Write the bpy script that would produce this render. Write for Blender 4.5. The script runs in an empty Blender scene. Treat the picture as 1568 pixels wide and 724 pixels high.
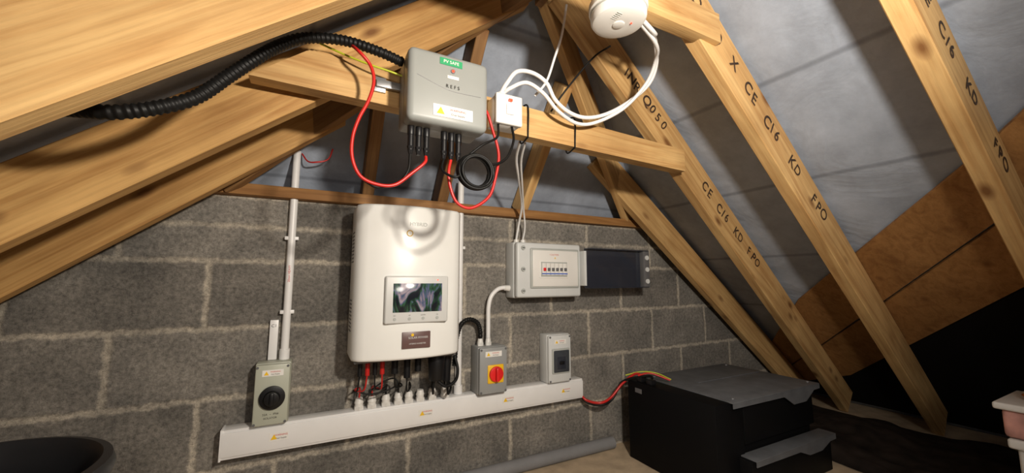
import bpy, bmesh, math, random
from mathutils import Vector, Matrix, noise
random.seed(4)
scene=bpy.context.scene
scene.view_settings.view_transform='Standard'
COL=scene.collection
# ------------------------------------------------------------------ materials
def newmat(name):
    m=bpy.data.materials.new(name);m.use_nodes=True
    nt=m.node_tree;b=nt.nodes['Principled BSDF'];return m,nt,b
def simple(name,col,rough=.5,metal=0,spec=.5,noise_amt=.06,emit=None,es=0,trans=0,alpha=1,bump=0):
    m,nt,b=newmat(name)
    b.inputs['Roughness'].default_value=rough;b.inputs['Metallic'].default_value=metal
    b.inputs['Specular IOR Level'].default_value=spec
    tc=nt.nodes.new('ShaderNodeTexCoord');n=nt.nodes.new('ShaderNodeTexNoise')
    n.inputs['Scale'].default_value=14;n.inputs['Detail'].default_value=5
    nt.links.new(tc.outputs['Object'],n.inputs['Vector'])
    r=nt.nodes.new('ShaderNodeValToRGB')
    r.color_ramp.elements[0].position=.3;r.color_ramp.elements[1].position=.7
    r.color_ramp.elements[0].color=[max(0,c*(1-noise_amt*1.5)) for c in col]+[1]
    r.color_ramp.elements[1].color=[min(1,c*(1+noise_amt)) for c in col]+[1]
    nt.links.new(n.outputs['Fac'],r.inputs['Fac']);nt.links.new(r.outputs['Color'],b.inputs['Base Color'])
    if bump:
        n2=nt.nodes.new('ShaderNodeTexNoise');n2.inputs['Scale'].default_value=180
        nt.links.new(tc.outputs['Object'],n2.inputs['Vector'])
        bp=nt.nodes.new('ShaderNodeBump');bp.inputs['Strength'].default_value=bump;bp.inputs['Distance'].default_value=.002
        nt.links.new(n2.outputs['Fac'],bp.inputs['Height']);nt.links.new(bp.outputs['Normal'],b.inputs['Normal'])
    if emit: b.inputs['Emission Color'].default_value=(*emit,1);b.inputs['Emission Strength'].default_value=es
    if trans: b.inputs['Transmission Weight'].default_value=trans
    if alpha<1: b.inputs['Alpha'].default_value=alpha
    return m
def wood(name,c0,c1,knot=(.2,.09,.03)):
    m,nt,b=newmat(name);N=nt.nodes;L=nt.links
    b.inputs['Roughness'].default_value=.62;b.inputs['Specular IOR Level'].default_value=.3
    tc=N.new('ShaderNodeTexCoord');oi=N.new('ShaderNodeObjectInfo')
    add=N.new('ShaderNodeVectorMath');add.operation='ADD'
    sc=N.new('ShaderNodeVectorMath');sc.operation='SCALE'
    comb=N.new('ShaderNodeCombineXYZ')
    for i in range(3): L.new(oi.outputs['Random'],comb.inputs[i])
    L.new(comb.outputs[0],sc.inputs[0]);sc.inputs['Scale'].default_value=17
    L.new(tc.outputs['Object'],add.inputs[0]);L.new(sc.outputs[0],add.inputs[1])
    mp=N.new('ShaderNodeMapping');mp.inputs['Scale'].default_value=(1.1,20,20);L.new(add.outputs[0],mp.inputs['Vector'])
    n=N.new('ShaderNodeTexNoise');n.inputs['Scale'].default_value=1.6;n.inputs['Detail'].default_value=6;n.inputs['Distortion'].default_value=1.2
    L.new(mp.outputs[0],n.inputs['Vector'])
    r=N.new('ShaderNodeValToRGB');e=r.color_ramp.elements
    e[0].position=.32;e[0].color=(*c0,1);e[1].position=.6;e[1].color=(*c1,1)
    L.new(n.outputs['Fac'],r.inputs['Fac'])
    n5=N.new('ShaderNodeTexNoise');n5.inputs['Scale'].default_value=3.5;n5.inputs['Detail'].default_value=5;L.new(add.outputs[0],n5.inputs['Vector'])
    r5=N.new('ShaderNodeValToRGB');r5.color_ramp.elements[0].position=.3;r5.color_ramp.elements[0].color=(.74,.70,.66,1);r5.color_ramp.elements[1].position=.65;r5.color_ramp.elements[1].color=(1.05,1.05,1.05,1)
    L.new(n5.outputs['Fac'],r5.inputs['Fac'])
    m5=N.new('ShaderNodeMix');m5.data_type='RGBA';m5.blend_type='MULTIPLY';m5.inputs[0].default_value=1
    L.new(r.outputs['Color'],m5.inputs[6]);L.new(r5.outputs['Color'],m5.inputs[7])
    mp2=N.new('ShaderNodeMapping');mp2.inputs['Scale'].default_value=(6,160,160);L.new(add.outputs[0],mp2.inputs['Vector'])
    n2=N.new('ShaderNodeTexNoise');n2.inputs['Scale'].default_value=1.2;L.new(mp2.outputs[0],n2.inputs['Vector'])
    mx=N.new('ShaderNodeMix');mx.data_type='RGBA';mx.blend_type='MULTIPLY';mx.inputs[0].default_value=.3
    L.new(m5.outputs[2],mx.inputs[6]);L.new(n2.outputs['Fac'],mx.inputs[7])
    mp3=N.new('ShaderNodeMapping');mp3.inputs['Scale'].default_value=(2.6,6,6);L.new(add.outputs[0],mp3.inputs['Vector'])
    v=N.new('ShaderNodeTexVoronoi');v.inputs['Scale'].default_value=1.5;L.new(mp3.outputs[0],v.inputs['Vector'])
    kr=N.new('ShaderNodeValToRGB');kr.color_ramp.elements[0].position=.05;kr.color_ramp.elements[0].color=(1,1,1,1)
    kr.color_ramp.elements[1].position=.17;kr.color_ramp.elements[1].color=(0,0,0,1)
    L.new(v.outputs['Distance'],kr.inputs['Fac'])
    mk=N.new('ShaderNodeMix');mk.data_type='RGBA';L.new(kr.outputs['Color'],mk.inputs[0])
    L.new(mx.outputs[2],mk.inputs[6]);mk.inputs[7].default_value=(*knot,1)
    L.new(mk.outputs[2],b.inputs['Base Color'])
    bp=N.new('ShaderNodeBump');bp.inputs['Strength'].default_value=.25;bp.inputs['Distance'].default_value=.003
    L.new(n2.outputs['Fac'],bp.inputs['Height']);L.new(bp.outputs['Normal'],b.inputs['Normal'])
    return m
M_wood=wood('pine_light',(.54,.30,.11),(.78,.51,.22))
M_woodL=wood('pine_warm',(.50,.26,.085),(.74,.45,.17))
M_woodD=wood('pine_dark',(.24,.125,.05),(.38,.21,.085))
M_board=wood('board_brown',(.33,.16,.055),(.46,.24,.085))

def block_mat():
    m,nt,b=newmat('concrete_block');N=nt.nodes;L=nt.links
    b.inputs['Roughness'].default_value=.95;b.inputs['Specular IOR Level'].default_value=.15
    tc=N.new('ShaderNodeTexCoord');sp=N.new('ShaderNodeSeparateXYZ');L.new(tc.outputs['Object'],sp.inputs[0])
    nz=N.new('ShaderNodeTexNoise');nz.inputs['Scale'].default_value=20;nz.inputs['Detail'].default_value=9;nz.inputs['Roughness'].default_value=.7;L.new(tc.outputs['Object'],nz.inputs['Vector'])
    s=N.new('ShaderNodeVectorMath');s.operation='SUBTRACT';L.new(nz.outputs['Color'],s.inputs[0]);s.inputs[1].default_value=(.5,.5,.5)
    s2=N.new('ShaderNodeVectorMath');s2.operation='SCALE';s2.inputs['Scale'].default_value=.036;L.new(s.outputs[0],s2.inputs[0])
    cb=N.new('ShaderNodeCombineXYZ');L.new(sp.outputs['X'],cb.inputs[0]);L.new(sp.outputs['Z'],cb.inputs[1])
    ad=N.new('ShaderNodeVectorMath');ad.operation='ADD';L.new(cb.outputs[0],ad.inputs[0]);L.new(s2.outputs[0],ad.inputs[1])
    ad2=N.new('ShaderNodeVectorMath');ad2.operation='ADD';L.new(ad.outputs[0],ad2.inputs[0]);ad2.inputs[1].default_value=(.305,-.003,0)
    br=N.new('ShaderNodeTexBrick');L.new(ad2.outputs[0],br.inputs['Vector'])
    br.inputs['Scale'].default_value=1;br.inputs['Brick Width'].default_value=.45;br.inputs['Row Height'].default_value=.225
    br.inputs['Mortar Size'].default_value=.014;br.inputs['Mortar Smooth'].default_value=.8
    br.inputs['Color1'].default_value=(.185,.178,.168,1);br.inputs['Color2'].default_value=(.265,.255,.240,1)
    MC=(.44,.41,.36,1)
    br.inputs['Mortar'].default_value=MC
    sp2=N.new('ShaderNodeSeparateXYZ');L.new(ad.outputs[0],sp2.inputs[0])
    m1=N.new('ShaderNodeMath');m1.operation='SUBTRACT';L.new(sp2.outputs['Y'],m1.inputs[0]);m1.inputs[1].default_value=1.022
    m2=N.new('ShaderNodeMath');m2.operation='ABSOLUTE';L.new(m1.outputs[0],m2.inputs[0])
    mr=N.new('ShaderNodeMapRange');mr.inputs[1].default_value=.002;mr.inputs[2].default_value=.014;mr.inputs[3].default_value=1;mr.inputs[4].default_value=0
    L.new(m2.outputs[0],mr.inputs[0])
    mm=N.new('ShaderNodeMath');mm.operation='MAXIMUM';L.new(mr.outputs[0],mm.inputs[0]);L.new(br.outputs['Fac'],mm.inputs[1])
    mc=N.new('ShaderNodeMix');mc.data_type='RGBA';L.new(mr.outputs[0],mc.inputs[0]);L.new(br.outputs['Color'],mc.inputs[6]);mc.inputs[7].default_value=MC
    n1=N.new('ShaderNodeTexNoise');n1.inputs['Scale'].default_value=75;n1.inputs['Detail'].default_value=9;n1.inputs['Roughness'].default_value=.8;L.new(tc.outputs['Object'],n1.inputs['Vector'])
    r1=N.new('ShaderNodeValToRGB');r1.color_ramp.elements[0].position=.34;r1.color_ramp.elements[0].color=(.4,.4,.4,1)
    r1.color_ramp.elements[1].position=.66;r1.color_ramp.elements[1].color=(1.42,1.40,1.36,1);L.new(n1.outputs['Fac'],r1.inputs['Fac'])
    n3=N.new('ShaderNodeTexNoise');n3.inputs['Scale'].default_value=5;n3.inputs['Detail'].default_value=9;n3.inputs['Roughness'].default_value=.65;L.new(tc.outputs['Object'],n3.inputs['Vector'])
    r3=N.new('ShaderNodeValToRGB');r3.color_ramp.elements[0].position=.32;r3.color_ramp.elements[0].color=(.68,.68,.68,1)
    r3.color_ramp.elements[1].position=.7;r3.color_ramp.elements[1].color=(1.5,1.46,1.4,1);L.new(n3.outputs['Fac'],r3.inputs['Fac'])
    x1=N.new('ShaderNodeMix');x1.data_type='RGBA';x1.blend_type='MULTIPLY';x1.inputs[0].default_value=1;L.new(mc.outputs[2],x1.inputs[6]);L.new(r1.outputs[0],x1.inputs[7])
    x2=N.new('ShaderNodeMix');x2.data_type='RGBA';x2.blend_type='MULTIPLY';x2.inputs[0].default_value=1;L.new(x1.outputs[2],x2.inputs[6]);L.new(r3.outputs[0],x2.inputs[7])
    L.new(x2.outputs[2],b.inputs['Base Color'])
    h=N.new('ShaderNodeMath');h.operation='MULTIPLY_ADD';L.new(mm.outputs[0],h.inputs[0]);h.inputs[1].default_value=-.45;L.new(n1.outputs['Fac'],h.inputs[2])
    bp=N.new('ShaderNodeBump');bp.inputs['Strength'].default_value=.8;bp.inputs['Distance'].default_value=.008
    L.new(h.outputs[0],bp.inputs['Height']);L.new(bp.outputs['Normal'],b.inputs['Normal'])
    return m
M_block=block_mat()
def membrane(name,col):
    m,nt,b=newmat(name);N=nt.nodes;L=nt.links
    b.inputs['Roughness'].default_value=.65;b.inputs['Specular IOR Level'].default_value=.3
    tc=N.new('ShaderNodeTexCoord')
    n=N.new('ShaderNodeTexNoise');n.inputs['Scale'].default_value=4;n.inputs['Detail'].default_value=9;n.inputs['Roughness'].default_value=.7;L.new(tc.outputs['Object'],n.inputs['Vector'])
    r=N.new('ShaderNodeValToRGB');r.color_ramp.elements[0].position=.3;r.color_ramp.elements[0].color=(*[c*.72 for c in col],1)
    r.color_ramp.elements[1].position=.7;r.color_ramp.elements[1].color=(*[c*1.22 for c in col],1);L.new(n.outputs['Fac'],r.inputs['Fac'])
    wv=N.new('ShaderNodeTexWave');wv.wave_type='BANDS';wv.bands_direction='Z';wv.inputs['Scale'].default_value=1.15;wv.inputs['Distortion'].default_value=.25
    L.new(tc.outputs['Object'],wv.inputs['Vector'])
    wr=N.new('ShaderNodeValToRGB');wr.color_ramp.elements[0].position=.994;wr.color_ramp.elements[0].color=(1,1,1,1);wr.color_ramp.elements[1].position=.999;wr.color_ramp.elements[1].color=(.66,.66,.66,1)
    L.new(wv.outputs['Fac'],wr.inputs['Fac'])
    mx=N.new('ShaderNodeMix');mx.data_type='RGBA';mx.blend_type='MULTIPLY';mx.inputs[0].default_value=1
    L.new(r.outputs[0],mx.inputs[6]);L.new(wr.outputs[0],mx.inputs[7]);L.new(mx.outputs[2],b.inputs['Base Color'])
    n2=N.new('ShaderNodeTexNoise');n2.inputs['Scale'].default_value=4.5;n2.inputs['Detail'].default_value=5;n2.inputs['Distortion'].default_value=.8;L.new(tc.outputs['Object'],n2.inputs['Vector'])
    bp=N.new('ShaderNodeBump');bp.inputs['Strength'].default_value=.38;bp.inputs['Distance'].default_value=.03
    L.new(n2.outputs['Fac'],bp.inputs['Height']);L.new(bp.outputs['Normal'],b.inputs['Normal'])
    return m
M_mem=membrane('roof_membrane',(.33,.375,.455))
M_shade=simple('eaves_shade_black',(.007,.0065,.0065),.9,spec=.1)  # near-black colour standing in for shade at the eaves
M_chip=simple('chipboard',(.48,.37,.25),.75,noise_amt=.15,bump=.5)
M_white=simple('white_plastic',(.76,.75,.72),.35,noise_amt=.01)
M_invw=simple('inverter_white_enamel',(.88,.89,.87),.3,noise_amt=.01)
M_pvc=simple('pvc_trunking',(.82,.82,.82),.35,noise_amt=.02)
M_cu=simple('enclosure_pale_grey',(.62,.64,.64),.4,noise_amt=.02)
M_lgrey=simple('light_grey_plastic',(.42,.44,.42),.4,noise_amt=.02)
M_refs=simple('safety_box_grey',(.27,.285,.275),.42,noise_amt=.02)
M_grey=simple('mid_grey_plastic',(.30,.31,.31),.45,noise_amt=.02)
M_dgrey=simple('dark_grey_plastic',(.12,.12,.125),.45)
M_beige=simple('grey_green_plastic',(.44,.46,.38),.42,noise_amt=.02)
M_black=simple('black_plastic',(.008,.008,.009),.4,spec=.35)
M_rub=simple('black_cable_sheath',(.006,.006,.006),.5,spec=.25)
M_red=simple('red_cable_sheath',(.52,.018,.014),.35)
M_redk=simple('red_knob',(.78,.02,.02),.35)
M_yel=simple('yellow_plate',(.88,.55,.02),.4)
M_green=simple('green_label',(.02,.30,.12),.5)
M_gcab=simple('green_yellow_sheath',(.45,.5,.03),.4)
M_label=simple('paper_label',(.80,.79,.76),.6,noise_amt=.02)
M_ink=simple('ink_black',(.02,.018,.015),.7)
M_inkr=simple('ink_red',(.6,.05,.04),.6)
M_stamp=simple('timber_stamp_ink',(.05,.024,.011),.8,noise_amt=.6)
M_brown=simple('badge_brown',(.14,.08,.075),.35)
M_silver=simple('silver_panel',(.64,.65,.64),.35,noise_amt=.01)
M_steel=simple('galvanised_steel',(.42,.43,.45),.38,metal=.75,noise_amt=.12)
M_batm=simple('battery_lid_steel',(.12,.125,.135),.55,metal=.2,spec=.3,noise_amt=.15)
M_batb=simple('battery_case_black',(.0035,.0035,.004),.55,spec=.12)
M_smoke=simple('smoked_window',(.03,.035,.05),.12,alpha=.75)
M_led=simple('red_led',(.8,.02,.01),.3,emit=(1,.05,.02),es=3)
M_foam=simple('grey_pipe_foam',(.20,.20,.205),.8,bump=.4)
M_pink=simple('tub_label_pink',(.55,.28,.24),.6,noise_amt=.35)
M_orange=simple('orange_bag',(.65,.2,.04),.5,noise_amt=.3)
M_blue=simple('blue_print',(.05,.12,.5),.5)
def screen_mat():
    m,nt,b=newmat('lcd_screen');N=nt.nodes;L=nt.links
    b.inputs['Roughness'].default_value=.12;b.inputs['Base Color'].default_value=(.01,.012,.015,1)
    tc=N.new('ShaderNodeTexCoord');mp=N.new('ShaderNodeMapping');mp.inputs['Scale'].default_value=(1.5,1,.7);L.new(tc.outputs['Object'],mp.inputs['Vector'])
    n=N.new('ShaderNodeTexNoise');n.inputs['Scale'].default_value=15;n.inputs['Detail'].default_value=4;n.inputs['Distortion'].default_value=1.4
    L.new(mp.outputs[0],n.inputs['Vector'])
    r=N.new('ShaderNodeValToRGB');e=r.color_ramp.elements;e[0].position=.40;e[0].color=(.004,.004,.006,1);e[1].position=.72;e[1].color=(.60,.48,.46,1)
    k=e.new(.47);k.color=(.012,.03,.014,1);k=e.new(.51);k.color=(.03,.09,.03,1);k=e.new(.55);k.color=(.09,.10,.17,1);k=e.new(.62);k.color=(.30,.22,.23,1)
    L.new(n.outputs['Fac'],r.inputs['Fac']);L.new(r.outputs[0],b.inputs['Emission Color']);b.inputs['Emission Strength'].default_value=.9  # reflected wood and green tones painted onto the screen as emission
    return m
M_screen=screen_mat()
# ------------------------------------------------------------------ builders
def finish(me,mat,smooth=True,ang=35):
    me.materials.append(mat)
    if smooth:
        for p in me.polygons:p.use_smooth=True
        me.set_sharp_from_angle(angle=math.radians(ang))
def bm_box(x0,x1,y0,y1,z0,z1,bev=0,seg=2):
    bm=bmesh.new();bmesh.ops.create_cube(bm,size=1)
    bmesh.ops.scale(bm,vec=(x1-x0,y1-y0,z1-z0),verts=bm.verts)
    bmesh.ops.translate(bm,vec=((x0+x1)/2,(y0+y1)/2,(z0+z1)/2),verts=bm.verts)
    if bev>0: bmesh.ops.bevel(bm,geom=bm.edges[:],offset=bev,segments=seg,affect='EDGES',profile=.5)
    return bm
def bm_cyl(p,q,r,r2=None,seg=24,bev=0):
    p=Vector(p);q=Vector(q);d=q-p;bm=bmesh.new()
    bmesh.ops.create_cone(bm,cap_ends=True,segments=seg,radius1=r,radius2=r if r2 is None else r2,depth=d.length)
    if bev: 
        es=[e for e in bm.edges if any(len(f.verts)>4 for f in e.link_faces)]
        bmesh.ops.bevel(bm,geom=es,offset=bev,segments=2,affect='EDGES',profile=.5)
    bmesh.ops.transform(bm,matrix=Matrix.Translation((p+q)/2)@d.to_track_quat('Z','Y').to_matrix().to_4x4(),verts=bm.verts)
    return bm
def catmull(P,n=8):
    P=[Vector(p) for p in P];P=[P[0]*2-P[1]]+P+[P[-1]*2-P[-2]];o=[]
    for i in range(1,len(P)-2):
        a,b,c,d=P[i-1:i+3]
        for k in range(n):
            t=k/n;o.append(.5*((2*b)+(c-a)*t+(2*a-5*b+4*c-d)*t*t+(3*b-a-3*c+d)*t**3))
    o.append(P[-2]);return o
def bm_tube(P,r,n=8,seg=10,ribs=False):
    pts=catmull(P,n) if len(P)>2 else [Vector(p) for p in P]
    if ribs:
        dense=[pts[0]]
        for a,b in zip(pts,pts[1:]):
            k=max(1,int((b-a).length/.0022))
            for j in range(1,k+1): dense.append(a.lerp(b,j/k))
        pts=dense
    bm=bmesh.new();rings=[];up=None
    for i,pt in enumerate(pts):
        t=(pts[min(i+1,len(pts)-1)]-pts[max(i-1,0)]).normalized()
        if up is None: up=t.orthogonal().normalized()
        else: up=(up-t*up.dot(t)).normalized()
        s=t.cross(up);rr=r*(1 if not ribs or (i//2)%2 else .85)
        rings.append([bm.verts.new(pt+(up*math.cos(2*math.pi*k/seg)+s*math.sin(2*math.pi*k/seg))*rr) for k in range(seg)])
    for A,B in zip(rings,rings[1:]):
        for k in range(seg): bm.faces.new((A[k],A[(k+1)%seg],B[(k+1)%seg],B[k]))
    bm.faces.new(rings[0][::-1]);bm.faces.new(rings[-1]);return bm
def bm_poly(pts,thick):
    bm=bmesh.new();A=[bm.verts.new(p) for p in pts];B=[bm.verts.new(Vector(p)+Vector(thick)) for p in pts]
    bm.faces.new(A[::-1]);bm.faces.new(B)
    for i in range(len(A)): j=(i+1)%len(A);bm.faces.new((A[i],A[j],B[j],B[i]))
    bmesh.ops.recalc_face_normals(bm,faces=bm.faces);return bm
def bm_lathe(center,prof,seg=32):
    bm=bmesh.new();rings=[]
    for r,z in prof: rings.append([bm.verts.new((center[0]+r*math.cos(2*math.pi*k/seg),center[1]+r*math.sin(2*math.pi*k/seg),center[2]+z)) for k in range(seg)])
    for A,B in zip(rings,rings[1:]):
        for k in range(seg): bm.faces.new((A[k],A[(k+1)%seg],B[(k+1)%seg],B[k]))
    bm.faces.new(rings[0][::-1]);bm.faces.new(rings[-1]);bmesh.ops.recalc_face_normals(bm,faces=bm.faces);return bm
def mk(name,bm,mat,smooth=True,ang=35):
    me=bpy.data.meshes.new(name);bm.to_mesh(me);bm.free();finish(me,mat,smooth,ang)
    o=bpy.data.objects.new(name,me);COL.objects.link(o);return o
class G:
    def __init__(s,name,loc):
        s.e=bpy.data.objects.new(name,None);s.e.location=loc;s.e.empty_display_size=.05;COL.objects.link(s.e);s.inv=Matrix.Translation(-Vector(loc))
    def add(s,o): o.parent=s.e;o.matrix_parent_inverse=s.inv;return o
    def m(s,name,bm,mat,**k): return s.add(mk(name,bm,mat,**k))
    def box(s,name,x0,x1,y0,y1,z0,z1,mat,bev=.002,seg=2): return s.m(name,bm_box(x0,x1,y0,y1,z0,z1,bev,seg),mat)
    def cyl(s,name,p,q,r,mat,r2=None,seg=24,bev=0): return s.m(name,bm_cyl(p,q,r,r2,seg,bev),mat)
    def tube(s,name,P,r,mat,**k): return s.m(name,bm_tube(P,r,**k),mat,ang=80)
    def text(s,name,t,x,y,z,size,mat):
        cu=bpy.data.curves.new(name,'FONT');cu.body=t;cu.size=size;cu.align_x='CENTER';cu.align_y='CENTER';cu.materials.append(mat)
        o=bpy.data.objects.new(name,cu);COL.objects.link(o);o.location=(x,y,z);o.rotation_euler=(math.pi/2,0,0);return s.add(o)
    def warn(s,name,x,y,z,w=.06,h=.02):
        s.box(name+'_sticker',x-w/2,x+w/2,y-.0008,y,z-h/2,z+h/2,M_label,0)
        s.m(name+'_triangle',bm_poly([(x-w*.42,y-.0018,z-h*.3),(x-w*.42+h*.7,y-.0018,z-h*.3),(x-w*.42+h*.35,y-.0018,z+h*.32)],(0,.0008,0)),M_yel)
        s.text(name+'_line_1','WARNING',x+w*.12,y-.0016,z+h*.18,h*.3,M_inkr)
        s.text(name+'_line_2','Dual Supply',x+w*.12,y-.0016,z-h*.2,h*.26,M_ink)

# ------------------------------------------------------------------ room shell
T=math.tan(math.radians(37));CS=math.cos(math.radians(37));SN=math.sin(math.radians(37))
def zr(x,n=0): return 1.131-T*(x-1.558)+n/CS
def zl(x,n=0): return 1.129+T*(x+.255)+n/CS
XR=.652
def plane_poly(name,pts,mat,th=(0,0,.01)): return mk(name,bm_poly(pts,th),mat,smooth=False)
wall=mk('wall_gable',bm_poly([(-1.9,1.6,-.05),(3.35,1.6,-.05),(3.35,1.6,.0),(1.566+.17,1.6,1.128),(-.43,1.6,1.128),(-1.9,1.6,.02)],(0,.10,0)),M_block,smooth=False)
plane_poly('floor',[(-2.2,-1.6,-.02),(3.5,-1.6,-.02),(3.5,1.6,-.02),(-2.2,1.6,-.02)],M_chip,(0,0,.02))
mo=.165
plane_poly('ceiling_right_slope',[(XR,-1.6,zr(XR,mo)),(XR,1.02,zr(XR,mo)),(1.85,1.78,zr(1.85,mo)),(3.4,1.78,zr(3.4,mo)),(3.4,-1.6,zr(3.4,mo))],M_mem)
plane_poly('ceiling_left_slope',[(XR,-1.6,zl(XR,mo)),(XR,1.02,zl(XR,mo)),(-.5,1.78,zl(-.5,mo)),(-2,1.78,zl(-2,mo)),(-2,-1.6,zl(-2,mo))],M_mem)
zt=zl(XR,mo)
def zh(y,n=0): return 1.13+(1.6-y)*1.19+n/.643
plane_poly('ceiling_hip_end',[(XR,1.6-(zt-1.13-.1/.643)/1.19,zt),(-.75,1.76,zh(1.76,.1)),(2.1,1.76,zh(1.76,.1))],M_mem)

# ------------------------------------------------------------------ timbers
def timber(name,A,B,normal,depth,thick,mat,tdir=-1,bev=.0025):
    A=Vector(A);B=Vector(B);X=(B-A).normalized();Z=Vector(normal);Z=(Z-X*Z.dot(X)).normalized();Y=Z.cross(X)
    Lg=(B-A).length
    bm=bm_box(0,Lg,min(0,tdir*thick),max(0,tdir*thick),0,depth,bev,1)
    o=mk(name,bm,mat,smooth=False)
    R=Matrix((X,Y,Z)).transposed().to_4x4();o.matrix_world=Matrix.Translation(A)@R
    return o
NR=(SN,0,CS);NL=(-SN,0,CS)
def stamp(par,t,s,size,yo):
    adv=0
    for ch in t:
        if ch==' ': adv+=size*.42;continue
        cu=bpy.data.curves.new('grade_stamp','FONT');cu.body=ch;cu.size=size*random.uniform(.92,1.06);cu.align_x='CENTER';cu.align_y='CENTER';cu.offset=random.uniform(.0004,.0012);cu.shear=random.uniform(-.1,.15);cu.materials.append(M_stamp)
        o=bpy.data.objects.new('grade_stamp',cu);COL.objects.link(o);o.parent=par
        w_=size*(.40 if ch in '1I' else .74)
        o.location=(s+adv+w_/2,yo,.078+random.uniform(-.003,.003));o.rotation_euler=(math.pi/2,random.uniform(-.10,.10),0)
        adv+=w_
D=.14
r1=timber('rafter',(1.2,1.50,zr(1.2)),(3.03,1.575,zr(3.03)),NR,D,.045,M_wood)
r2=timber('rafter',(XR+.03,1.045,zr(XR+.03)),(3.05,1.32,zr(3.05)),NR,D,.047,M_wood)
r3=timber('rafter',(XR+.03,.72,zr(XR+.03)),(3.05,.90,zr(3.05)),NR,D,.047,M_wood)
r4=timber('rafter',(XR+.03,.335,zr(XR+.03)),(3.05,.33,zr(3.05)),NR,D,.047,M_wood)
stamp(r2,'INR Q050',.36,.058,-.0485);stamp(r2,'CE  C16  KD  FPO',.98,.062,-.0485)
stamp(r3,'R  Q050  X  CE  C16   KD    FPO',.19,.062,-.0485)
stamp(r4,'CE  C16   KD     FPO',.56,.056,-.0485)
l3=timber('rafter',(-1.3,1.59,zl(-1.3)),(.08,1.43,zl(.08)),NL,D,.045,M_woodL)
l2=timber('rafter',(-1.5,1.235,zl(-1.5)),(XR-.03,1.11,zl(XR-.03)),NL,D,.045,M_woodL)
l1=timber('rafter',(-1.5,.86,zl(-1.5)),(XR-.03,.70,zl(XR-.03)),NL,D+.015,.045,M_wood)
l0=timber('rafter',(-1.5,.36,zl(-1.5)),(XR-.03,.33,zl(XR-.03)),NL,D,.045,M_wood)
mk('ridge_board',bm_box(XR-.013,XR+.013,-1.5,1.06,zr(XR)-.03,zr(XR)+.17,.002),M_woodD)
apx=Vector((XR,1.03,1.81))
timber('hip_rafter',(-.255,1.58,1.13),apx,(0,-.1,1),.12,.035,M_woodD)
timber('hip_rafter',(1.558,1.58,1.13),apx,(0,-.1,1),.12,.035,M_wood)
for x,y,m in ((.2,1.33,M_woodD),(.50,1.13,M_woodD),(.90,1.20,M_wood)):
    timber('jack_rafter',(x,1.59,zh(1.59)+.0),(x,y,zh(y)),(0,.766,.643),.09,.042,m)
mk('wall_plate',bm_box(-.40,1.70,1.56,1.66,1.1285,1.168,.002),M_board)
cb=mk('collar_beam',bm_poly([(-.155,1.03,1.312),(1.33,1.03,1.278),(1.33,1.03,1.368),(-.03,1.03,1.412)],(0,.045,0)),M_wood,smooth=False)
mk('collar_beam',bm_box(.30,1.07,.680,.722,1.556,1.650,.002),M_wood)
def rp(x,y,n): return (x,y,zr(x,n))
th=(SN*.012,0,CS*.012)
plane_poly('valley_board',[rp(2.8,1.59,D+.002),rp(2.33,1.15,D+.002),rp(1.71,.35,D+.002),rp(1.40,.0,D+.002),rp(1.65,.0,D+.002),rp(1.93,.36,D+.002),rp(2.66,1.19,D+.002),rp(3.0,1.59,D+.002)],M_board,th)
plane_poly('valley_board',[rp(3.01,1.59,D+.002),rp(2.668,1.185,D+.002),rp(1.938,.355,D+.002),rp(1.66,.0,D+.002),rp(1.88,.0,D+.002),rp(2.18,.34,D+.002),rp(2.95,1.2,D+.002),rp(3.15,1.59,D+.002)],M_board,th)
plane_poly('eaves_shade_sheet',[rp(3.155,1.59,D+.002),rp(2.955,1.195,D+.002),rp(2.185,.335,D+.002),rp(1.885,.0,D+.002),rp(1.6,-.6,D+.002),rp(3.25,-.6,D+.002),rp(3.25,1.59,D+.002)],M_shade,th)  # black sheet added below the boards to stand in for eaves shade
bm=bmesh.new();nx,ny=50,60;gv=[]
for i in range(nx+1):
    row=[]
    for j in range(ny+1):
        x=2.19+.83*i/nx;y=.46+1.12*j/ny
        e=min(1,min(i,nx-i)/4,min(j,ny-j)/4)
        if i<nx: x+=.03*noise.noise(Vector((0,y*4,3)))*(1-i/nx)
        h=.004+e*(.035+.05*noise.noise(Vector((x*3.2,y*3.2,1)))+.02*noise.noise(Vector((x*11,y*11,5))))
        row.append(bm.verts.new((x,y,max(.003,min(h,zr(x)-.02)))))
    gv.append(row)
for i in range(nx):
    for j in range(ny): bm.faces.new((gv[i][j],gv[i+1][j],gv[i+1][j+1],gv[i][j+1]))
mk('floor_shade_sheet',bm,simple('floor_shade_dark',(.022,.016,.013),.9,spec=.15,noise_amt=.4),ang=90)  # dark lumpy sheet added so the floor corner looks shaded

# ------------------------------------------------------------------ trunking
g=G('cable_trunking',(.48,1.57,.32))
g.box('trunk_body',-.227,1.183,1.545,1.5995,.276,.366,M_pvc,.003)
g.box('trunk_lid',-.227,1.183,1.540,1.546,.284,.358,M_pvc,.003)
g.box('trunk_end_cap',-.230,-.224,1.541,1.5995,.274,.368,M_pvc,.001)
for i,(x,z) in enumerate(((-.07,.325),(.42,.325),(.78,.325),(1.08,.325))): g.warn('label_%d'%i,x,1.5395,z,.055,.026)
GZ=.3665
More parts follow.
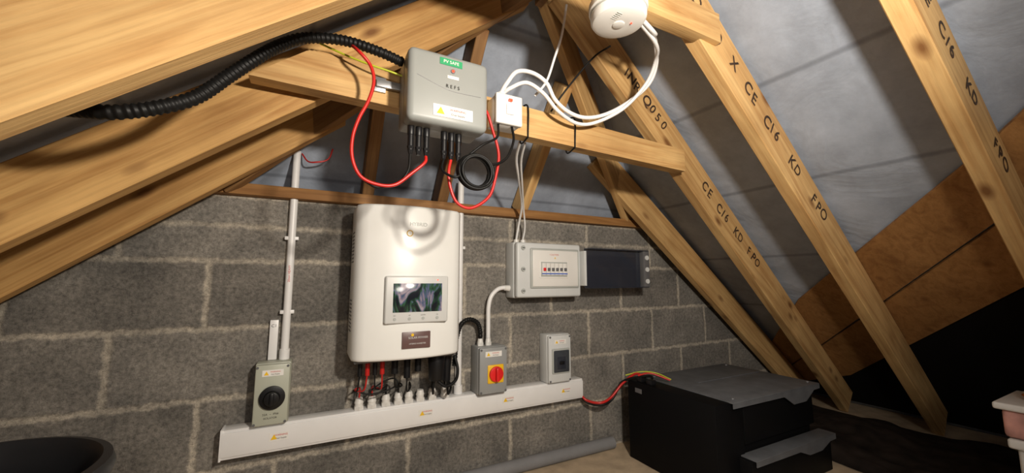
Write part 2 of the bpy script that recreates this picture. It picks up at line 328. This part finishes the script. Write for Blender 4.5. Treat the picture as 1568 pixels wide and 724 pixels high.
# ------------------------------------------------------------------ left rotary isolator
g=G('rotary_isolator_switch',(-.097,1.56,.46))
g.box('case',-.149,-.046,1.535,1.5995,.3675,.565,M_beige,.006)
g.box('cover',-.147,-.048,1.518,1.536,.370,.562,M_beige,.006)
g.cyl('knob_skirt',(-.095,1.519,.457),(-.095,1.508,.457),.037,M_black,bev=.002,seg=40)
g.cyl('knob',(-.095,1.51,.457),(-.095,1.492,.457),.024,M_black,r2=.021,bev=.002,seg=32)
g.box('knob_grip',-.101,-.089,1.484,1.495,.437,.477,M_black,.003)
for i,(x,z) in enumerate(((-.141,.377),(-.055,.377),(-.141,.554),(-.055,.554))): g.cyl('screw_%d'%i,(x,1.5185,z),(x,1.516,z),.004,M_dgrey,seg=12)
g.warn('label',-.097,1.5175,.535,.060,.020)
g.text('rating','32A  ~  IP66',-.097,1.517,.405,.009,M_ink);g.text('rating_2','ISOLATOR',-.097,1.517,.393,.008,M_ink)
# ------------------------------------------------------------------ conduits
g=G('vertical_conduit',(-.07,1.58,.9))
g.cyl('pipe',(-.071,1.582,.5655),(-.071,1.582,1.31),.0125,M_pvc)
g.cyl('coupler',(-.071,1.582,.5655),(-.071,1.582,.60),.016,M_pvc)
for i,z in enumerate((.72,.98)): g.box('saddle_%d'%i,-.093,-.049,1.575,1.5995,z,z+.013,M_pvc,.002)
g.text('marking','20mm HEAVY',-.071,1.5685,.86,.010,M_inkr).rotation_euler=(math.pi/2,math.pi/2*-1,0)
g=G('mini_trunking',(-.108,1.585,.62))
g.box('body',-.120,-.094,1.582,1.5995,.5655,.70,M_pvc,.002)
g.text('label','C1',-.107,1.5815,.68,.014,M_ink)
g=G('vertical_conduit',(.565,1.58,.8))
g.cyl('pipe',(.566,1.583,.367),(.566,1.583,1.27),.0135,M_pvc)
g.cyl('coupler',(.566,1.583,.367),(.566,1.583,.40),.018,M_pvc)
g.box('saddle',.544,.588,1.575,1.5995,.97,.983,M_pvc,.002)
g=G('red_wire_tail',(.0,1.52,1.27))
g.tube('wire',[(-.055,1.575,1.30),(-.035,1.55,1.268),(-.01,1.53,1.262),(.03,1.53,1.278),(.045,1.53,1.32)],.0028,M_red)
# ------------------------------------------------------------------ inverter
g=G('solar_inverter',(.315,1.48,.83))
ix0,ix1=.128,.508;nn=20;arc=[]
for i in range(nn+1):
    t=i/nn;x=ix0+(ix1-ix0)*t;u=2*t-1;arc.append((x,1.362+.040*u*u+(.02*max(0,abs(u)-.93)/.07)))
prof=[(ix0,1.555)]+arc+[(ix1,1.555)]
bm=bm_poly([(x,y,.566) for x,y in prof],(0,0,.536))
es=[e for e in bm.edges if abs(e.verts[0].co.z-e.verts[1].co.z)<1e-6]
bmesh.ops.bevel(bm,geom=es,offset=.010,segments=3,affect='EDGES',profile=.5)
g.m('cover',bm,M_invw,ang=50)
g.box('back_plate',.145,.49,1.555,1.5995,.60,1.09,M_lgrey,.003)
g.box('underside_plate',.14,.497,1.42,1.553,.556,.567,M_dgrey,.003)
for i in range(9): g.box('side_vent_%d'%i,.1265,.1285,1.46,1.52,.90+i*.013,.904+i*.013,M_dgrey,0)
for i in range(9): g.box('side_vent_low_%d'%i,.1265,.1285,1.46,1.52,.66+i*.013,.664+i*.013,M_dgrey,0)
g.box('display_bezel',.222,.442,1.354,1.385,.690,.852,M_silver,.006,3)
g.box('lcd_screen',.248,.418,1.3525,1.36,.728,.826,M_screen,.0005)
for i,x in enumerate((.255,.305,.352,.402)):
    g.cyl('button_%d'%i,(x,1.355,.706),(x,1.3515,.706),.005,M_lgrey,seg=16)
    g.text('button_text_%d'%i,'ESC UP DOWN OK'.split()[i],x,1.3535,.717,.005,M_ink)
g.cyl('status_led',(.402,1.355,.838),(.402,1.3525,.838),.0022,M_led,seg=12)
g.box('badge',.283,.381,1.357,1.368,.604,.660,M_brown,.002)
g.text('badge_text_1','SOLAR POWER',.338,1.3565,.640,.010,M_silver);g.text('badge_text_2','HYBRID INVERTER',.336,1.3565,.620,.007,M_silver)
g.cyl('badge_emblem',(.318,1.3575,.650),(.318,1.356,.650),.005,M_yel,seg=16)
g.text('logo','HYBRID',.330,1.3605,1.035,.018,M_lgrey)
g.m('logo_ring',bm_tube([(.300+.010*math.cos(a*math.pi/6),1.3605,1.002+.010*math.sin(a*math.pi/6)) for a in range(13)],.0014,n=2,seg=6),M_yel)
for i,x in enumerate((.165,.190,.215,.240)): g.cyl('dc_connector_%d'%i,(x,1.47,.56),(x,1.47,.505),.008,(M_black,M_red)[i%2],seg=12)
for i,x in enumerate((.285,.33,.37)): g.cyl('port_%d'%i,(x,1.48,.56),(x,1.48,.50-.02*(i%2)),.012,M_black,seg=16)
g.cyl('ac_gland',(.44,1.475,.56),(.44,1.475,.46),.034,M_black,r2=.028,bev=.003)
g.cyl('ac_gland_2',(.485,1.49,.56),(.485,1.49,.45),.018,M_black,r2=.015)
gl=[.177,.222,.272,.318,.358,.402,.450,.502]
g2=G('trunk_cable_glands',(.34,1.57,.38))
for i,x in enumerate(gl):
    g2.cyl('gland_base_%d'%i,(x,1.562,GZ),(x,1.562,GZ+.013),.0175,M_white,seg=6)
    g2.cyl('gland_body_%d'%i,(x,1.562,GZ+.013),(x,1.562,GZ+.028),.0145,M_white,seg=20)
    g2.cyl('gland_nut_%d'%i,(x,1.562,GZ+.024),(x,1.562,GZ+.042),.0168,M_white,r2=.012,seg=10)
g3=G('inverter_cables',(.32,1.5,.46))
top=.408
def drop(i,x0,y0,z0,x1,mat,r=.0032,sw=0):
    g3.tube('cable_%d'%i,[(x0,y0,z0),(x0+sw*.3,y0+.005,z0-.05),((x0+x1)/2+sw,1.52,(z0+top)/2-.01),(x1,1.558,top+.035),(x1,1.562,top)],r,mat)
drop(0,.19,1.47,.505,.177,M_red,.0028,-.03);drop(1,.24,1.47,.505,.222,M_red,.0028,.0);drop(2,.165,1.47,.505,.177,M_rub,.0026,-.02)
drop(3,.215,1.47,.505,.272,M_rub,.0028,.02);drop(5,.285,1.48,.50,.318,M_rub,.0028,.02)
drop(6,.33,1.48,.48,.358,M_rub,.0026,.01);drop(8,.43,1.475,.46,.450,M_rub,.0040,.0);drop(9,.485,1.48,.45,.502,M_rub,.0045,.02)
g3.tube('cable_loop',[(.16,1.5,.45),(.2,1.49,.435),(.26,1.49,.44),(.30,1.5,.455),(.29,1.51,.475),(.25,1.5,.47),(.20,1.5,.44)],.0028,M_rub)
g3.tube('cable_loop_2',[(.44,1.45,.46),(.47,1.445,.44),(.51,1.455,.455),(.525,1.475,.49),(.52,1.49,.53)],.0060,M_rub)
# ------------------------------------------------------------------ red/yellow isolator
g=G('ac_isolator_switch',(.69,1.55,.46))
g.box('case',.628,.757,1.520,1.5995,.3675,.558,M_grey,.005);g.box('cover',.630,.755,1.502,1.521,.370,.556,M_grey,.005)
g.box('yellow_plate',.665,.737,1.498,1.503,.412,.486,M_yel,.004)
g.cyl('red_dial',(.701,1.499,.449),(.701,1.487,.449),.031,M_redk,bev=.003,seg=40);g.box('dial_grip',.694,.708,1.472,1.489,.422,.476,M_redk,.004)
g.warn('label',.692,1.5015,.530,.075,.022)
for i,(x,z) in enumerate(((.637,.378),(.748,.378),(.637,.548),(.748,.548))): g.cyl('screw_%d'%i,(x,1.503,z),(x,1.5,z),.0045,M_dgrey,seg=12)
for i,x in enumerate((.655,.692)):
    g.cyl('gland_%d'%i,(x,1.56,.558),(x,1.56,.572),.014,M_white,seg=6);g.cyl('gland_nut_%d'%i,(x,1.56,.572),(x,1.56,.588),.013,M_white,r2=.010,seg=14)
g=G('black_flex_conduit',(.6,1.55,.62))
g.m('tube',bm_tube([(.655,1.56,.589),(.654,1.56,.62),(.64,1.557,.655),(.60,1.548,.672),(.562,1.542,.655),(.54,1.535,.60),(.53,1.52,.54),(.52,1.50,.50)],.010,ribs=True),M_rub,ang=80)
g=G('white_armoured_cable',(.7,1.56,.7))
g.tube('cable',[(.775,1.56,.80),(.765,1.56,.803),(.735,1.56,.795),(.705,1.56,.765),(.693,1.56,.72),(.692,1.56,.66),(.692,1.56,.589)],.0095,M_pvc,seg=14)
g.cyl('gland',(.794,1.56,.80),(.770,1.56,.802),.014,M_white,r2=.012,seg=14)
# ------------------------------------------------------------------ breaker enclosure
g=G('breaker_enclosure',(1.04,1.56,.47))
g.box('case',.975,1.103,1.535,1.5995,.3675,.585,M_cu,.005);g.box('cover',.977,1.101,1.520,1.536,.370,.582,M_cu,.006)
g.box('window_frame',.993,1.090,1.514,1.521,.410,.522,M_lgrey,.004);g.box('window',1.000,1.084,1.511,1.516,.417,.514,M_smoke,.004)
g.box('breaker',1.02,1.065,1.5125,1.519,.43,.485,M_dgrey,.001);g.box('breaker_toggle',1.03,1.055,1.506,1.513,.452,.466,M_black,.001)
g.warn('label',1.04,1.5195,.552,.065,.020)
for i,(x,z) in enumerate(((.985,.378),(1.093,.378),(.985,.574),(1.093,.574))): g.cyl('screw_%d'%i,(x,1.521,z),(x,1.518,z),.0045,M_dgrey,seg=12)
# ------------------------------------------------------------------ consumer unit with open smoked lid
g=G('consumer_unit',(.97,1.55,.88))
g.box('case',.795,1.145,1.520,1.5995,.757,1.008,M_cu,.008,3)
g.box('cover',.797,1.143,1.488,1.521,.760,1.005,M_cu,.010,3)
g.box('front_recess',.862,1.128,1.482,1.490,.800,.980,M_lgrey,.005)
g.box('front_panel',.872,1.120,1.479,1.486,.808,.972,M_white,.004)
g.box('din_window',.905,1.062,1.4765,1.481,.846,.925,M_label,.002)
g.box('din_shadow',.912,1.055,1.4755,1.478,.852,.919,M_lgrey,.001)
for i in range(6):
    x=.916+i*.0225;g.box('module_%d'%i,x,x+.0205,1.470,1.477,.858,.913,M_white,.001)
    g.box('toggle_%d'%i,x+.005,x+.016,1.463,1.471,.878,.892,(M_redk if i in(0,) else M_dgrey),.001)
g.box('module_blue_line',.914,1.052,1.4695,1.4705,.863,.868,M_blue,0)
g.text('warning','! CAUTION',.985,1.4785,.952,.010,M_inkr);g.cyl('warning_dot',(.990,1.4795,.937),(.990,1.4785,.937),.005,M_yel,seg=3)
for i,z in enumerate((.79,.885,.98)):
    g.cyl('latch_%d'%i,(.826,1.488,z),(.826,1.482,z),.010,M_lgrey,seg=20);g.box('latch_slot_%d'%i,.820,.832,1.480,1.483,z-.002,z+.002,M_dgrey,0)
for i,x in enumerate((.83,.865)):
    g.cyl('top_gland_%d'%i,(x,1.56,1.008),(x,1.56,1.022),.012,M_white,seg=14)
g.box('lid_pane',1.150,1.510,1.468,1.471,.802,.985,M_smoke,0)
g.box('lid_rim_top',1.150,1.540,1.440,1.471,.983,.988,M_smoke,0);g.box('lid_rim_bottom',1.150,1.540,1.440,1.471,.798,.803,M_smoke,0)
g.box('lid_latch_strip',1.508,1.548,1.440,1.471,.798,.988,M_dgrey,.003)
for i,z in enumerate((.83,.89,.95)): g.cyl('lid_latch_%d'%i,(1.528,1.441,z),(1.528,1.435,z),.012,M_cu,seg=16)
g.box('lid_hinge',1.141,1.153,1.455,1.50,.81,.975,M_cu,.002)
g=G('supply_cables',(.82,1.4,1.15))
g.tube('cable_1',[(.60,1.10,1.30),(.64,1.20,1.275),(.71,1.31,1.235),(.80,1.45,1.165),(.83,1.53,1.10),(.83,1.56,1.02)],.005,M_pvc)
g.tube('cable_2',[(.62,1.10,1.30),(.66,1.20,1.27),(.73,1.32,1.22),(.82,1.47,1.15),(.86,1.53,1.08),(.865,1.56,1.02)],.004,M_pvc)
# ------------------------------------------------------------------ shutdown box on collar beam
g=G('firefighter_safety_switch_box',(.29,.97,1.32))
g.box('back_case',.186,.396,.965,1.0295,1.235,1.416,M_grey,.008,3)
g.box('front_cover',.184,.398,.905,.967,1.228,1.420,M_refs,.016,4)
g.box('green_logo',.262,.322,.9035,.906,1.387,1.405,M_green,0);g.text('logo_text','PV SAFE',.292,.903,1.396,.012,M_label)
g.cyl('led_bezel',(.297,.9055,1.374),(.297,.903,1.374),.006,M_dgrey,seg=16);g.cyl('led',(.297,.9035,1.374),(.297,.9015,1.374),.0032,M_led,seg=12)
g.box('small_label',.283,.313,.904,.906,1.353,1.361,M_label,0)
g.text('model_text','R E F S',.297,.9035,1.331,.013,M_ink)
g.m('panel_line',bm_tube([(.205,.905,1.345),(.26,.905,1.328),(.30,.905,1.320),(.375,.905,1.321)],.0008,seg=6),M_dgrey)
g.warn('label',.300,.9045,1.263,.105,.030)
g.box('bracket',.118,.150,1.022,1.0295,1.335,1.375,M_steel,.001);g.box('bracket_arm',.125,.188,1.012,1.023,1.345,1.365,M_steel,.001)
g.cyl('bracket_screw',(.130,1.022,1.355),(.130,1.018,1.355),.006,M_dgrey,seg=8)
cx=[.205,.225,.245,.292,.312,.332]
for i,x in enumerate(cx):
    g.cyl('connector_%d'%i,(x,.955,1.232),(x,.955,1.205),.009,M_black,seg=12,bev=.001);g.cyl('connector_body_%d'%i,(x,.955,1.205),(x,.955,1.165),.0075,M_black,seg=12);g.cyl('connector_nut_%d'%i,(x,.955,1.175),(x,.955,1.155),.009,M_black,r2=.005,seg=8)
g=G('red_dc_cable',(.15,.95,1.25))
def hp(P,y): return [(x/100,y,z/100) for x,z in P]
g.tube('cable_1',[(.05,1.00,1.435)]+hp([(7,139),(10,136),(11,132),(10,127),(8,122),(6.8,117),(7,112),(9,108),(13,106.5),(17,107),(21,110.5),(24,113.5)],.945)+[(.245,.955,1.156)],.0042,M_red)
g.tube('cable_2',[(.402,.98,1.31)]+hp([(41,131),(43,126),(45,119),(44,112),(42,106.5),(37,103),(33,104),(31,108),(30.5,112)],.950)+[(.312,.955,1.156)],.0042,M_red)
g.tube('cable_1_black',[(.205,.955,1.156),(.20,.95,1.11),(.175,.95,1.075),(.13,.95,1.060),(.10,.95,1.072)],.0035,M_rub)
g=G('coiled_black_cable',(.37,.93,1.12))
def coil(n,cx_,cy,cz,r,w,turns,mr):
    P=[]
    for i in range(turns*16+1):
        a=i*math.pi/8;k=r*(1+.10*math.sin(a*.37+1));P.append((cx_+k*math.cos(a),cy+w*math.sin(a*.61),cz+k*.98*math.sin(a)))
    g.tube(n,P,mr,M_rub,n=3,seg=8)
coil('coil',.37,.922,1.122,.044,.010,7,.0038)
g.tube('tail_to_switch',[(.505,.975,1.289),(.50,.955,1.24),(.47,.94,1.18),(.42,.925,1.15),(.385,.92,1.165)],.0038,M_rub)
g.tube('tail_to_box',[(.332,.955,1.156),(.345,.94,1.16),(.39,.925,1.20),(.44,.94,1.235),(.46,.975,1.289)],.0034,M_rub)
g.tube('tail_2',[(.292,.955,1.156),(.285,.94,1.12),(.31,.92,1.10),(.33,.92,1.11)],.0034,M_rub)
g=G('green_yellow_earth_wire',(.1,1.0,1.4))
g.tube('wire',[(-.02,1.02,1.428),(.05,1.0,1.400),(.11,.985,1.382),(.15,.98,1.375),(.183,.98,1.370)],.0025,M_gcab)
# ------------------------------------------------------------------ corrugated conduit
g=G('corrugated_conduit',(-.1,.92,1.25))
g.m('tube',bm_tube([(-.50,.93,1.10),(-.42,.90,1.12),(-.345,.865,1.118),(-.31,.855,1.118),(-.26,.86,1.138),(-.21,.88,1.178),(-.17,.90,1.237),(-.13,.92,1.297),(-.09,.95,1.357),(-.04,.97,1.402),(.04,.97,1.42),(.12,.965,1.412),(.183,.97,1.402)],.0130,ribs=True,seg=14),M_rub,ang=80)
# ------------------------------------------------------------------ switched spur box
g=G('isolator_switch_box',(.49,.99,1.335))
g.box('back_box',.448,.530,.972,1.0295,1.291,1.378,M_white,.004);g.box('face_plate',.446,.532,.958,.974,1.289,1.380,M_white,.004,3)
g.box('rocker',.478,.502,.953,.959,1.318,1.350,M_pvc,.002);g.box('neon',.484,.496,.9515,.9545,1.357,1.365,M_led,.001)
g.cyl('top_gland',(.478,.995,1.378),(.478,.995,1.398),.012,M_white,seg=14)
g=G('cable_ties',(.7,1.05,1.33))
for i,x in enumerate((.590,.775)):
    zb=1.312-(x+.155)*.023;zc=1.409-(x+.03)*.031
    g.tube('tie_%d'%i,[(x,1.0275,zb-.004),(x,1.0275,zc+.004),(x,1.078,zc+.004),(x,1.078,zb-.004),(x,1.0275,zb-.004)],.0028,M_rub,n=10,seg=6)
g=G('white_flex_cable',(.75,.95,1.5))
g.tube('cable_1',[(.478,.995,1.398),(.49,.98,1.425),(.52,.97,1.465),(.575,.97,1.475),(.625,.97,1.455),(.66,.975,1.41),(.72,.985,1.385),(.79,.985,1.38),(.87,.975,1.405),(.95,.95,1.455),(.985,.89,1.50),(.97,.84,1.545),(.90,.78,1.58),(.84,.73,1.545),(.755,.70,1.545)],.0065,M_pvc)
g.tube('cable_2',[(.485,.995,1.398),(.50,.975,1.41),(.55,.965,1.435),(.61,.965,1.415),(.67,.97,1.37),(.76,.99,1.355),(.84,.985,1.375),(.93,.95,1.43),(.965,.88,1.495),(.945,.82,1.54),(.88,.76,1.54),(.755,.71,1.545)],.0060,M_pvc)
g.tube('cable_3',[(.60,1.0,1.42),(.625,.97,1.46),(.65,.96,1.54),(.68,.96,1.63),(.70,.96,1.74)],.004,M_pvc)
g.tube('cable_black',[(.66,1.0,1.38),(.70,.97,1.45),(.78,.93,1.56),(.83,.9,1.60)],.003,M_rub)
# ------------------------------------------------------------------ smoke alarm
g=G('smoke_alarm',(.67,.70,1.53))
c=(.675,.70,1.50)
g.m('base',bm_lathe(c,[(.045,.0555),(.073,.055),(.075,.052),(.075,.036),(.073,.034)],48),M_white)
g.m('body',bm_lathe(c,[(.070,.034),(.0715,.030),(.071,.012),(.066,.004),(.056,0),(.02,-.001)],48),M_white)
g.m('vent_ring',bm_lathe(c,[(.0722,.029),(.0722,.026),(.0722,.024)],48),M_lgrey)
g.cyl('test_button',(.675,.70,1.500),(.675,.70,1.497),.015,M_white,bev=.001)
g.cyl('alarm_led',(.700,.680,1.500),(.700,.680,1.497),.002,M_led,seg=10)
for i in range(5): g.box('sounder_slot_%d'%i,.640,.656,.665+i*.006,.6665+i*.006,1.4988,1.5005,M_lgrey,0)
# ------------------------------------------------------------------ batteries
g=G('battery_bank',(1.75,1.25,.19))
g.box('terminal_case',1.39,1.56,1.00,1.46,.001,.358,M_batb,.005)
g.box('upper_module',1.565,2.08,1.00,1.45,.185,.350,M_batb,.004)
g.box('lower_module',1.52,2.10,.95,1.45,.001,.148,M_batb,.004)
g.box('spacer_module',1.565,2.06,1.01,1.44,.140,.190,M_batb,.002)
for nm,x0,x1,y0,y1,z,k in (('upper',1.48,2.12,.985,1.455,.3565,.060),('lower',1.53,2.12,.938,1.005,.150,.045)):
    g.box(nm+'_steel_lid',x0,x1,y0,y1,z,z+.005,M_batm,.001)
    g.m(nm+'_lid_flange',bm_poly([(x0,y0,z),(x1,y0,z),(x1,y0,z-.018),(x1-.05,y0,z-.020),(x1-.12,y0,z-k),(x1-.22,y0,z-k),(x1-.29,y0,z-.020),(x0,y0,z-.018)],(0,.003,0)),M_batm,smooth=False)
g.box('lid_rib',1.62,2.10,1.24,1.255,.3615,.365,M_batm,.001)
for i,(x,y) in enumerate(((1.53,1.02),(2.09,1.02),(2.09,1.42),(1.53,1.42))): g.cyl('lid_screw_%d'%i,(x,y,.3615),(x,y,.365),.006,M_steel,seg=10)
for i in range(2): g.box('terminal_%d'%i,1.40,1.43,1.38-.06*i,1.41-.06*i,.358,.380,M_black,.002)
g.box('case_label',1.3885,1.3905,1.37,1.41,.31,.33,M_dgrey,0)
g=G('battery_cables',(1.3,1.5,.3))
g.tube('red',[(1.184,1.57,.30),(1.205,1.55,.262),(1.25,1.50,.255),(1.31,1.49,.275),(1.37,1.475,.335),(1.41,1.43,.385),(1.42,1.39,.386)],.006,M_red)
g.tube('black',[(1.184,1.57,.29),(1.21,1.55,.250),(1.26,1.50,.245),(1.32,1.49,.268),(1.375,1.475,.345),(1.42,1.36,.390),(1.42,1.33,.386)],.006,M_rub)
g.tube('earth',[(1.385,1.467,.375),(1.44,1.42,.395),(1.50,1.38,.39),(1.53,1.32,.370)],.003,M_gcab)
g.tube('red_link',[(1.40,1.40,.386),(1.44,1.36,.40),(1.50,1.30,.375)],.004,M_red)
g=G('pipe_insulation',(1.0,1.55,.04))
g.tube('foam_tube',[(.3,1.57,.029),(.9,1.57,.029),(1.38,1.568,.029)],.028,M_foam,seg=20)
g.cyl('pipe',(.2,1.57,.029),(1.385,1.568,.029),.009,M_pvc)
# ------------------------------------------------------------------ black bin bottom-left
g=G('black_plastic_bin',(-.40,.745,.3))
g.m('shell',bm_lathe((-.405,.745,0),[(.118,.001),(.121,.004),(.152,.560),(.168,.566),(.172,.580),(.168,.592),(.158,.594),(.150,.584),(.146,.55),(.114,.012)],56),M_black)
# ------------------------------------------------------------------ tubs at right
g=G('storage_tub',(2.15,.3,.2))
g.box('lower_tub',2.015,2.36,.06,.405,.001,.315,M_white,.015,3);g.box('lower_rim',2.0,2.375,.045,.42,.305,.335,M_white,.008,3)
g.box('upper_tub',2.005,2.26,.10,.425,.337,.425,M_pink,.012,3);g.box('upper_lid',1.990,2.27,.085,.440,.423,.445,M_white,.007,3)
g.box('clip',1.985,2.0,.20,.30,.285,.335,M_white,.003)
g.box('label_band',2.003,2.006,.20,.36,.35,.41,M_label,0)
g=G('orange_bag',(2.13,.26,.46))
bm=bmesh.new();bmesh.ops.create_icosphere(bm,subdivisions=4,radius=1)
for v in bm.verts:
    k=1+.22*noise.noise(v.co*2.3)+.08*noise.noise(v.co*6);v.co=Vector((2.13+v.co.x*.09*k,.30+v.co.y*.09*k,.4455+max(-.0,v.co.z+.6)*.035*k))
g.m('bag',bm,M_orange,ang=80)

# ------------------------------------------------------------------ lights
w=bpy.data.worlds.new('World');scene.world=w;w.use_nodes=True
w.node_tree.nodes['Background'].inputs[0].default_value=(.6,.7,.9,1);w.node_tree.nodes['Background'].inputs[1].default_value=.05
ld=bpy.data.lights.new('work_light','SPOT');ld.energy=80;ld.color=(1,.90,.77);ld.shadow_soft_size=.04;ld.spot_size=math.radians(172);ld.spot_blend=.5
lo=bpy.data.objects.new('work_light',ld);COL.objects.link(lo);lo.location=(.45,-.12,1.27)
lo.rotation_euler=Vector((-.12,1,.04)).to_track_quat('-Z','Y').to_euler()
l2d=bpy.data.lights.new('fill_light','POINT');l2d.energy=24;l2d.color=(1,.92,.82);l2d.shadow_soft_size=.15  # unseen fill light added behind the camera to soften the contrast
l2o=bpy.data.objects.new('fill_light',l2d);COL.objects.link(l2o);l2o.location=(.1,-.9,1.25)
# ------------------------------------------------------------------ camera
cd=bpy.data.cameras.new('camera');co=bpy.data.objects.new('camera',cd);COL.objects.link(co)
cd.sensor_width=36;cd.lens=600/1600*36;cd.clip_start=.01
p=math.atan(67/600);yaw=math.radians(27.4)
co.location=(0,0,.84);co.rotation_euler=(math.pi/2+p,0,-yaw)
scene.camera=co
